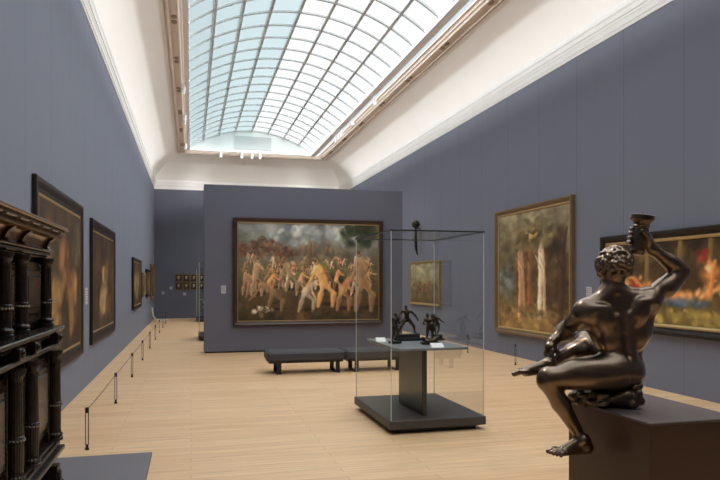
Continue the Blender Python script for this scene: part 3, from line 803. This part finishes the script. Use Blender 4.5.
# ------------------------------------------------------------------ little bronzes
def limb(s, pts, rs, k=.008):
    for (a, b), (r1, r2) in zip(zip(pts, pts[1:]), zip(rs, rs[1:])): s.cone(a, b, r1, r2, k)
def small_body(J, u):
    """J joints in metres; u = standing height"""
    s = SDF(); r = u
    s.ell(J['head'], (.055*r, .062*r, .075*r), .01)
    hd = np.array(J['head']); s.cone(hd+np.array((0, -.05*r, -.01*r)), hd+np.array((0, -.07*r, -.02*r)), .012*r, .010*r, .006)
    s.cone(J['neck'], J['head'], .034*r, .032*r, .012)
    s.cone(J['chest'], J['waist'], .095*r, .072*r, .02); s.cone(J['waist'], J['pelvis'], .072*r, .085*r, .02)
    s.cone(J['lsh'], J['rsh'], .05*r, .05*r, .015); s.cone(J['neck'], J['chest'], .04*r, .07*r, .02)
    for q in 'lr':
        limb(s, [J[q+'sh'], J[q+'el'], J[q+'ha']], [.045*r, .033*r, .022*r])
        s.ell(J[q+'ha'], (.026*r,)*3, .006)
        limb(s, [J[q+'hip'], J[q+'kn'], J[q+'an']], [.075*r, .046*r, .028*r], .012)
        a = np.array(J[q+'an']); b = np.array(J[q+'to']); s.cone(a, b, .028*r, .02*r, .008)
    return s
def statuette(loc, rz, J, u, label, base, extra=None, h=.0045):
    t = thing('bronze_statuette', label, 'statuette', loc, rz)
    s = small_body(J, u)
    if extra: extra(s)
    mesh_obj('figure', s.mesh(h), M['bronze_small'], t)
    mb = MB()
    for (x0, x1, y0, y1, z0, z1) in base: mb.box(x0, x1, y0, y1, z0, z1, .004)
    mb.build('base', M['black'], t)
    return t
# wide striding man on a dark block
z = .085
J = dict(head=(-.01, 0, z+.345), neck=(-.004, .005, z+.305), chest=(0, .005, z+.265), waist=(.0, .0, z+.215), pelvis=(0, 0, z+.18), lsh=(-.06, .01, z+.29), lel=(-.105, 0, z+.235), lha=(-.085, -.05, z+.20),
         rsh=(.06, .0, z+.285), rel=(.115, 0, z+.235), rha=(.15, -.01, z+.175), lhip=(-.03, 0, z+.175), lkn=(-.085, -.03, z+.095), lan=(-.105, .01, z+.015), lto=(-.125, -.04, z+.005),
         rhip=(.03, 0, z+.175), rkn=(.085, -.03, z+.10), ran=(.115, .01, z+.015), rto=(.13, -.04, z+.005))
statuette((2.70, 7.98, SZ0), 0, J, .36, 'dark bronze figure striding with legs wide apart on a black block base', [(-.16, .18, -.08, .08, 0, .035), (-.14, .16, -.065, .065, .035, .085)])
z = .03
J = dict(head=(.01, 0, z+.325), neck=(.008, .003, z+.29), chest=(.0, .0, z+.25), waist=(-.004, 0, z+.205), pelvis=(-.006, 0, z+.17), lsh=(-.038, .0, z+.275), lel=(-.052, -.01, z+.215), lha=(-.03, -.05, z+.185),
         rsh=(.045, 0, z+.275), rel=(.062, .0, z+.215), rha=(.05, -.05, z+.24), lhip=(-.024, 0, z+.165), lkn=(-.04, -.015, z+.09), lan=(-.05, .01, z+.015), lto=(-.06, -.03, z+.004),
         rhip=(.018, 0, z+.165), rkn=(.02, -.03, z+.09), ran=(.012, .01, z+.015), rto=(.012, -.035, z+.004))
statuette((2.43, 7.62, SZ0), .4, J, .35, 'slim dark bronze figure standing at the left end of the shelf', [(-.075, .06, -.055, .05, 0, .03)])
z = .04
J = dict(head=(-.028, 0, z+.315), neck=(-.02, .004, z+.28), chest=(-.012, .005, z+.24), waist=(-.004, 0, z+.195), pelvis=(0, 0, z+.16), lsh=(-.055, .0, z+.262), lel=(-.085, -.02, z+.21), lha=(-.04, -.06, z+.20),
         rsh=(.032, 0, z+.265), rel=(.065, -.02, z+.23), rha=(.05, -.03, z+.30), lhip=(-.02, 0, z+.155), lkn=(-.03, -.02, z+.09), lan=(-.035, .005, z+.015), lto=(-.045, -.04, z+.004),
         rhip=(.024, 0, z+.155), rkn=(.034, -.02, z+.09), ran=(.04, .005, z+.015), rto=(.045, -.04, z+.004))
def group_extra(s):
    s.ell((.040, -.01, .345), (.022, .024, .028), .008); s.cone((.035, 0, .315), (.02, -.01, .24), .028, .034, .012); s.cone((.05, 0, .30), (-.02, -.04, .29), .014, .011, .008)
    s.cone((.02, -.03, .24), (.05, -.05, .17), .028, .016, .01)
    s.ell((-.045, -.02, .055), (.055, .035, .035), .015); s.ell((.05, -.02, .055), (.05, .035, .04), .015); s.ell((0, -.03, .045), (.08, .05, .022), .015)
    s.ell((-.095, -.035, .075), (.022, .02, .02), .012); s.ell((.095, -.03, .08), (.02, .02, .022), .012)
    s.cone((-.07, -.03, .05), (-.09, -.05, .02), .012, .01, .006); s.cone((.075, -.03, .05), (.09, -.05, .02), .012, .01, .006)
statuette((2.80, 7.42, SZ0), -.1, J, .34, 'dark bronze pair of entwined figures with beasts at their feet, front of the shelf', [(-.10, .11, -.07, .06, 0, .03)], group_extra)
z = .075
J = dict(head=(-.028, -.03, z+.245), neck=(-.012, -.012, z+.222), chest=(.0, .0, z+.195), waist=(.012, .01, z+.155), pelvis=(.016, .01, z+.13), lsh=(-.04, -.005, z+.212), lel=(-.07, -.03, z+.175), lha=(-.06, -.07, z+.16),
         rsh=(.034, .0, z+.205), rel=(.075, .02, z+.17), rha=(.11, .0, z+.15), lhip=(-.004, .01, z+.128), lkn=(-.02, -.02, z+.07), lan=(-.002, .01, z+.012), lto=(-.015, -.025, z+.002),
         rhip=(.034, .01, z+.128), rkn=(.03, -.015, z+.07), ran=(.025, .02, z+.015), rto=(.02, -.015, z+.002))
statuette((3.08, 7.92, SZ0), -.2, J, .27, 'small dark bronze figure bending forward at the right end of the shelf', [(-.09, .10, -.065, .065, 0, .03), (-.06, .075, -.05, .05, .03, .075)])
# pale head in the case behind the partition
t = thing('marble_head', 'pale carved head on a dark block in the case behind the free-standing wall', 'sculpture', (.50, 19.95, SZ0))
s = SDF(); s.ell((0, 0, .36), (.085, .10, .115), .03).cone((0, .01, .17), (0, 0, .30), .06, .055, .04).ell((0, .01, .15), (.15, .08, .06), .05).cone((0, -.09, .36), (0, -.115, .335), .012, .014, .01).ell((0, -.08, .28), (.04, .03, .03), .02)
mesh_obj('head', s.mesh(.01), M['marble'], t); MB().box(-.10, .10, -.08, .08, 0, .11, .005).build('base', M['black'], t)

# black globe fitting on the right wall beyond the partition
t = thing('wall_mounted_globe', 'black globe on a wall arm with a tapering stem, above the gilt-framed painting', 'wall fitting', (XR-.002, 19.75, 3.52))
MB().ball((-.16, 0, .03), .13, 20, 14).build('globe', M['frame_black'], t); MB().tube([(0, 0, -.10), (-.10, 0, -.10), (-.16, 0, -.06)], .018, 10).build('arm', M['black'], t)
MB().tube([(-.16, 0, -.09), (-.165, 0, -.45), (-.15, 0, -.75), (-.10, 0, -.95)], [.03, .05, .045, .02], 12).build('stem', M['black'], t)
# white curved rail in the far left corner
tag(MB().tube([(-1.56, 28.2, .62), (-1.55, 28.3, .45), (-1.52, 28.6, .25), (-1.44, 29.0, .10), (-1.3, 29.5, .035), (-1.0, 30.2, .03)], .03, 10).build('curved_rail', M['white_metal']), 'white curved rail rising from the floor in the far left corner', 'rail')

# ================================================================== TRACK SPOTS
spots = []
def track_spot(loc, aim, label, group):
    d = (V(aim)-V(loc)).normalized(); q = d.to_track_quat('-Z', 'Y').to_matrix().to_4x4()
    t = thing('track_spotlight', label, 'spotlight', loc, 0, group)
    MB().box(-.02, .02, -.05, .05, 0, .14).build('bracket', M['white_metal'], t)
    MB().lathe([(.045, .07), (.05, .05), (.055, -.09), (.060, -.11), (.045, -.112)], (0, 0, 0), 14).xf(q).build('lamp_head', M['white_metal'], t)
    spots.append((V(loc)+d*.14, d)); return t
SG = 'white track spotlights under the skylight edge'
for i, (y, aim) in enumerate(((19.3, (-1.6, 21, 1.6)), (22.5, (-1.6, 24, 1.6)), (23.0, (-1.6, 26, 1.6)), (27.3, (-1.6, 29, 1.6)))):
    track_spot((-.20, y, 7.22), aim, f'white spotlight on the left skylight moulding, {ORD[i]} from the viewer' if i else 'white spotlight on the left skylight moulding, nearest the viewer', SG)
for i, x in enumerate((1.26, 2.16, 2.60, 2.95)):
    track_spot((x, 28.82, 7.24), (x-.3, 31.4, 1.8), f'white spotlight under the far end of the skylight, {COLS[i]} from the left', SG)
for i, (y, aim) in enumerate(((19.1, (7.1, 19.7, 1.6)), (21.9, (7.1, 19.9, 1.6)), (23.5, (6, 26, 0)), (24.0, (6, 27, 0)), (24.5, (6, 28, 0)))):
    track_spot((5.42, y, 7.22), aim, f'white spotlight on the right skylight moulding, {ORD[i]} from the viewer' if i else 'white spotlight on the right skylight moulding, nearest the viewer', SG)

track_spot((-.20, 6.2, 7.22), (1.85, 2.6, 1.5), 'added out-of-view spotlight on the left skylight moulding, for highlights on the bronze statue', SG)  # unseen spot added to give the bronze its highlights
track_spot((5.42, 3.6, 7.22), (2.0, 2.6, 1.6), 'added out-of-view spotlight on the right skylight moulding, for highlights on the bronze statue', SG)  # second unseen spot added for the bronze highlights

# ================================================================== PEDESTAL AND SEATED STATUE
ped = thing('statue_pedestal', 'dark brown box pedestal under the large seated bronze', 'pedestal', (2.045, 2.578, 0))
MB().box(-.222, .222, -.30, .30, 0, 1.112, .004).build('body', M['plinth_side'], ped)
MB().box(-.23, .23, -.308, .308, 1.110, 1.123, .003).build('top', M['plinth_top'], ped)

st = thing('seated_statue', 'large dark bronze nude man seated with back turned, legs crossed, raising a cup', 'statue', (1.929, 2.62, 1.123), -math.radians(14.57))
s = SDF()
A = lambda *p: np.array(p, float)
# trunk
s.ell((-.004, .030, .405), (.148, .085, .150), .05)
s.ell((.012, .028, .285), (.092, .070, .130), .05)
s.ell((.016, .022, .175), (.096, .084, .080), .05)
s.cone((-.150, .010, .440), (.125, .015, .490), .048, .048, .04)
s.cone((-.034, .022, .500), (-.026, .012, .600), .049, .046, .03)
s.cone((-.034, .006, .525), (-.125, .002, .470), .042, .034, .035)
s.cone((-.034, .006, .525), (.105, .006, .505), .042, .034, .035)
s.cone((-.118, .004, .410), (-.045, .010, .255), .046, .030, .035)
s.cone((.122, .010, .440), (.098, .012, .345), .046, .048, .035); s.cone((.098, .012, .345), (.055, .014, .240), .046, .030, .035)
s.ell((-.084, -.050, .405), (.044, .024, .066), .016, rot=[[.95, 0, -.3], [0, 1, 0], [.3, 0, .95]]); s.ell((.070, -.050, .435), (.044, .024, .066), .016, rot=[[.9, 0, .43], [0, 1, 0], [-.43, 0, .9]])     # shoulder blades
s.ell((-.105, -.042, .455), (.045, .022, .022), .018); s.ell((.098, -.042, .485), (.048, .022, .024), .018)
s.cone((-.032, -.046, .41), (-.010, -.042, .225), .020, .026, .02); s.cone((.022, -.046, .42), (.036, -.042, .225), .020, .026, .02)
s.ell((-.062, -.036, .315), (.030, .022, .060), .02); s.ell((.078, -.036, .330), (.032, .022, .060), .02)
for a, b in (((-.028, -.060, .51), (-.010, -.078, .43)), ((-.010, -.078, .43), (-.002, -.075, .33)), ((-.002, -.075, .33), (.010, -.071, .24)), ((.010, -.071, .24), (.016, -.078, .19))):
    s.cone(a, b, .011, .011, .018, True)                                                                        # furrow of the spine
s.cone((-.066, -.078, .350), (-.040, -.082, .390), .008, .008, .016, True); s.cone((.072, -.078, .375), (.045, -.082, .410), .008, .008, .016, True)
# buttocks
s.ell((-.040, -.020, .156), (.088, .080, .080), .03); s.ell((.048, .006, .152), (.062, .080, .078), .03)
s.cone((.014, -.100, .175), (.016, -.090, .090), .009, .009, .020, True)
# left leg (hangs over the edge)
s.cone((-.03, -.015, .166), (-.335, -.040, .134), .086, .052, .035)
s.ell((-.15, -.028, .172), (.13, .058, .056), .035); s.ell((-.14, -.050, .135), (.12, .046, .044), .03)
s.ell((-.345, -.042, .135), (.046, .046, .050), .025); s.ell((-.372, -.042, .128), (.022, .028, .030), .014)
s.cone((-.346, -.040, .115), (-.196, -.040, -.135), .040, .023, .022)
s.cone((-.322, -.032, .085), (-.286, -.030, .020), .032, .037, .022); s.cone((-.286, -.030, .020), (-.222, -.036, -.085), .036, .022, .022)
s.cone((-.320, -.058, .080), (-.270, -.056, -.005), .020, .020, .014)
s.cone((-.335, -.062, .08), (-.220, -.060, -.10), .011, .009, .014)
s.cone((-.262, -.046, -.03), (-.180, -.040, -.155), .014, .012, .016)
s.ell((-.189, -.062, -.142), (.013, .013, .015), .010); s.ell((-.192, -.018, -.137), (.013, .013, .015), .010)
s.cone((-.163, -.036, -.180), (-.172, -.038, -.150), .028, .022, .02)
s.cone((-.188, -.040, -.150), (-.285, -.062, -.186), .029, .019, .022); s.cone((-.17, -.040, -.190), (-.285, -.075, -.196), .020, .015, .02)
for i, (dx, dy, r) in enumerate(((.062, .018, .0130), (.060, -.006, .0095), (.052, -.025, .0092), (.042, -.043, .0088), (.030, -.060, .0085))):
    s.cone((-.282, -.060+dy*.8, -.192), (-.282-dx*.6, -.060+dy, -.188), r, r, .006); s.cone((-.282-dx*.6, -.060+dy, -.188), (-.282-dx, -.060+dy*1.05, -.199), r, r*.9, .004)
# right leg (crossed over)
s.cone((.055, .070, .162), (-.035, .300, .280), .082, .052, .035)
s.ell((-.040, .302, .287), (.048, .050, .048), .025); s.ell((-.052, .318, .300), (.026, .028, .026), .014)
s.cone((-.045, .295, .275), (-.315, .050, .192), .044, .025, .025)
s.ell((-.13, .215, .228), (.066, .048, .040), .025, rot=[[.78, -.62, .1], [.60, .78, .1], [.14, .0, .99]])
s.cone((-.09, .24, .275), (-.26, .09, .225), .014, .011, .016)
s.ell((-.320, .026, .197), (.012, .013, .013), .010)
s.cone((-.296, .056, .162), (-.308, .056, .182), .026, .023, .02)
s.cone((-.318, .050, .188), (-.430, .030, .160), .029, .020, .022); s.cone((-.310, .056, .162), (-.430, .032, .152), .020, .016, .02)
for i, (dx, dy, r) in enumerate(((.062, -.020, .0130), (.062, .002, .0095), (.055, .019, .0092), (.046, .035, .0088), (.035, .049, .0085))):
    s.cone((-.428, .032+dy*.8, .156), (-.428-dx*.6, .028+dy, .158), r, r, .006); s.cone((-.428-dx*.6, .028+dy, .158), (-.428-dx, .026+dy*1.05, .148), r, r*.9, .004)
# left arm
s.ell((-.156, .006, .434), (.056, .054, .060), .035)
s.cone((-.160, .012, .428), (-.205, .135, .344), .045, .037, .035); s.ell((-.180, .065, .388), (.036, .06, .040), .03)
s.cone((-.205, .135, .344), (-.286, .085, .292), .037, .024, .035); s.ell((-.225, .125, .332), (.034, .034, .030), .03)
s.cone((-.286, .090, .292), (-.304, .074, .268), .022, .024, .015); s.ell((-.302, .072, .262), (.024, .028, .026), .012)
for (ox, oy, l, r) in ((-.020, .016, .050, .0092), (-.016, -.002, .058, .0096), (-.008, -.019, .060, .0096), (.006, -.032, .054, .0092)):
    p = A(-.302+ox*.8, .072+oy*.8, .254); q = p+A(-.006, -.006, -l*.48); u = q+A(.008, -.004, -l*.44)
    s.cone(p, q, r*1.1, r, .004); s.cone(q, u, r, r*.85, .003)
s.cone((-.286, .080, .268), (-.268, .066, .244), .012, .010, .008); s.cone((-.268, .066, .244), (-.274, .056, .220), .010, .0085, .004)
# right arm
s.ell((.138, .008, .492), (.056, .056, .060), .028)
s.cone((.138, .012, .490), (.300, .040, .622), .044, .037, .025); s.ell((.205, .020, .548), (.066, .042, .040), .02, rot=[[.78, 0, -.62], [0, 1, 0], [.62, 0, .78]])
s.cone((.225, .018, .540), (.285, .030, .590), .036, .030, .03)
s.ell((.305, .040, .626), (.034, .034, .034), .014)
s.cone((.302, .040, .630), (.158, .012, .728), .038, .025, .02); s.ell((.255, .032, .668), (.052, .036, .034), .02, rot=[[.82, 0, .57], [0, 1, 0], [-.57, 0, .82]])
s.cone((.158, .012, .728), (.128, .012, .765), .026, .030, .02); s.ell((.126, .012, .775), (.026, .032, .036), .015)
for i, zz in enumerate((.755, .777, .799, .820)):
    r = .0115-.0007*i
    p0, p1, p2, p3 = A(.128+.004*i, .036, zz), A(.092+.004*i, .050, zz+.006), A(.052+.004*i, .028, zz+.008), A(.047+.004*i, -.006, zz+.006)
    s.cone(p0, p1, r*1.1, r, .006); s.cone(p1, p2, r, r*.95, .005); s.cone(p2, p3, r*.95, r*.85, .005)
s.cone((.128, -.010, .765), (.110, -.040, .790), .014, .012, .01); s.cone((.110, -.040, .790), (.086, -.044, .812), .012, .010, .006)
# head
hc = A(-.022, .012, .640)
s.ell(hc+A(0, .004, .006), (.068, .080, .078), .02)
s.ell(hc+A(.006, .040, -.035), (.052, .050, .060), .025); s.ell(hc+A(.008, .072, -.078), (.026, .022, .022), .02)
s.cone(hc+A(.006, .082, .005), hc+A(.012, .103, -.028), .010, .014, .012); s.cone(hc+A(-.030, .072, .010), hc+A(.042, .076, .012), .012, .012, .012)
s.cone(hc+A(-.012, .086, -.050), hc+A(.026, .088, -.050), .007, .007, .006)
for sx in (-.018, .032): s.ell(hc+A(sx, .076, -.006), (.010, .008, .008), .006)
for sx in (-.068, .072): s.ell(hc+A(sx, .008, -.015), (.010, .018, .026), .006)
mesh_obj('body', s.mesh(.0042), M['bronze'], st)
# hair of short thick curls
s = SDF(); s.ell(hc+A(-.001, -.008, .018), (.073, .080, .074), .01)
rng = random.Random(5)
for i in range(150):
    zc = 1-2*(i+.5)/150; ph = i*2.399963; rr = math.sqrt(1-zc*zc); n = A(rr*math.cos(ph), rr*math.sin(ph), zc)
    if n[1] > .35 and n[2] < .55: continue
    if n[2] < -.62: continue
    c = hc+A(-.001, -.008, .016)+n*A(.076, .084, .079)*(.96+.08*rng.random())
    tn = np.cross(n, A(.3, .2, 1)); tn /= np.linalg.norm(tn)+1e-9; q = rng.random()*6.28; bn = np.cross(n, tn); w = (tn*math.cos(q)+bn*math.sin(q))*(.010+.006*rng.random())
    s.cone(c-w, c+w+n*.005, .0105+.004*rng.random(), .005, .006)
mesh_obj('hair', s.mesh(.0034), M['bronze'], st)
# raised cup
ax = (A(.107, 0, .884)-A(.079, 0, .700)); L = np.linalg.norm(ax)
mtx = Matrix.Translation((.079, 0, .700)) @ V(ax.tolist()).to_track_quat('Z', 'Y').to_matrix().to_4x4()
prof = [(.004, 0), (.026, .004), (.034, .02), (.030, .034), (.036, .05), (.039, .085), (.037, .115), (.034, .13), (.038, .136), (.034, .143), (.038, .155), (.046, .164), (.052, .168), (.053, .186), (.048, .189), (.010, .188), (.009, .194), (.006, .200), (.001, .201)]
MB().lathe(prof, (0, 0, 0), 28).xf(mtx).build('cup', M['bronze_rough'], st)
# rock and cloth the figure sits on
s = SDF(); s.ell((-.05, .05, .038), (.125, .120, .042), .03); s.ell((-.125, .05, .030), (.070, .060, .034), .02); s.ell((.01, -.03, .045), (.060, .050, .050), .02)
rng = random.Random(9)
for i in range(80):
    a = rng.random()*6.28; r = .6+.4*rng.random(); s.ell((-.06+.140*r*math.cos(a), .04+.115*r*math.sin(a), .010+.055*rng.random()), (.016+.014*rng.random(), .016+.012*rng.random(), .010+.010*rng.random()), .008)
s.cone((-.215, .045, .010), (-.08, -.02, .016), .008, .018, .02)
for c, r in (((.044, -.058, .030), .026), ((.058, -.062, .068), .022), ((.044, -.062, .096), .016), ((.070, -.054, .102), .015), ((.030, -.070, .020), .020), ((.070, -.056, .035), .022), ((.050, -.070, .050), .016)): s.ell(c, (r, r, r*1.05), .008)
vs, fs = s.mesh(.005); vs[:, 2] = np.maximum(vs[:, 2], .001)
mesh_obj('rock_seat', (vs, fs), M['bronze_rough'], st)

# ================================================================== LIGHT
w = bpy.data.worlds.new('sky'); bpy.context.scene.world = w; w.use_nodes = True
bg = w.node_tree.nodes['Background']; bg.inputs[0].default_value = (.87, .94, .99, 1); bg.inputs[1].default_value = .85
def light(name, kind, loc, rot, energy, col=(1, 1, 1), **kw):
    d = bpy.data.lights.new(name, kind); d.energy = energy; d.color = col
    for k, v in kw.items(): setattr(d, k, v)
    o = bpy.data.objects.new(name, d); C.objects.link(o); o.location = loc; o.rotation_euler = rot; return o
light('hazy_sun', 'SUN', (9, 10, 20), (0, math.radians(12), 0), 16.5, (1., .995, .985), angle=math.radians(120))
for i, (p, d) in enumerate(spots):
    light('spot_beam', 'SPOT', p, d.to_track_quat('-Z', 'Y').to_euler(), 90 if i < 13 else 700, (1., .92, .82), spot_size=math.radians(38 if i < 13 else 26), spot_blend=.6, shadow_soft_size=.05 if i < 13 else .12)
# unseen strip lamps added above the skylight frame to brighten the opposite cove
for x, tx in ((SX0+.025, XR-.5), (SX1-.025, XL+.5)):
    p = V((x, (SY0+SY1)/2, 7.505)); d = (V((tx, p.y, 6.80))-p).normalized()
    light('added_cove_fill', 'AREA', p, d.to_track_quat('-Z', 'Y').to_euler(), 120, (.95, .98, 1.), shape='RECTANGLE', size=SY1-SY0-.6, size_y=.016, spread=math.radians(21))
for x, tx in ((SX0+.03, 6.0), (SX0+.03, 3.9), (SX1-.03, 1.5), (SX1-.03, -.6)):  # unseen spots added to lift the far cove
    p = V((x, 17.0, 7.503)); d = (V((tx, YF-.9, 6.40))-p).normalized()
    light('added_far_cove_fill', 'SPOT', p, d.to_track_quat('-Z', 'Y').to_euler(), 4600, (1., .985, .96), spot_size=math.radians(15), spot_blend=1., shadow_soft_size=.014)

# ================================================================== CAMERA
cam = bpy.data.cameras.new('camera'); co = bpy.data.objects.new('camera', cam); C.objects.link(co)
co.location = (0, 0, 1.7); co.rotation_euler = (PI/2, 0, -math.atan(169/650))
cam.sensor_width = 36.; cam.lens = 650/720*36; cam.shift_y = 42/720; cam.clip_start = .05; cam.clip_end = 200
sc = bpy.context.scene; sc.camera = co
sc.view_settings.view_transform = 'Standard'; sc.view_settings.look = 'None'; sc.view_settings.exposure = 0.
sc.cycles.max_bounces = 12; sc.cycles.diffuse_bounces = 6; sc.cycles.transparent_max_bounces = 24
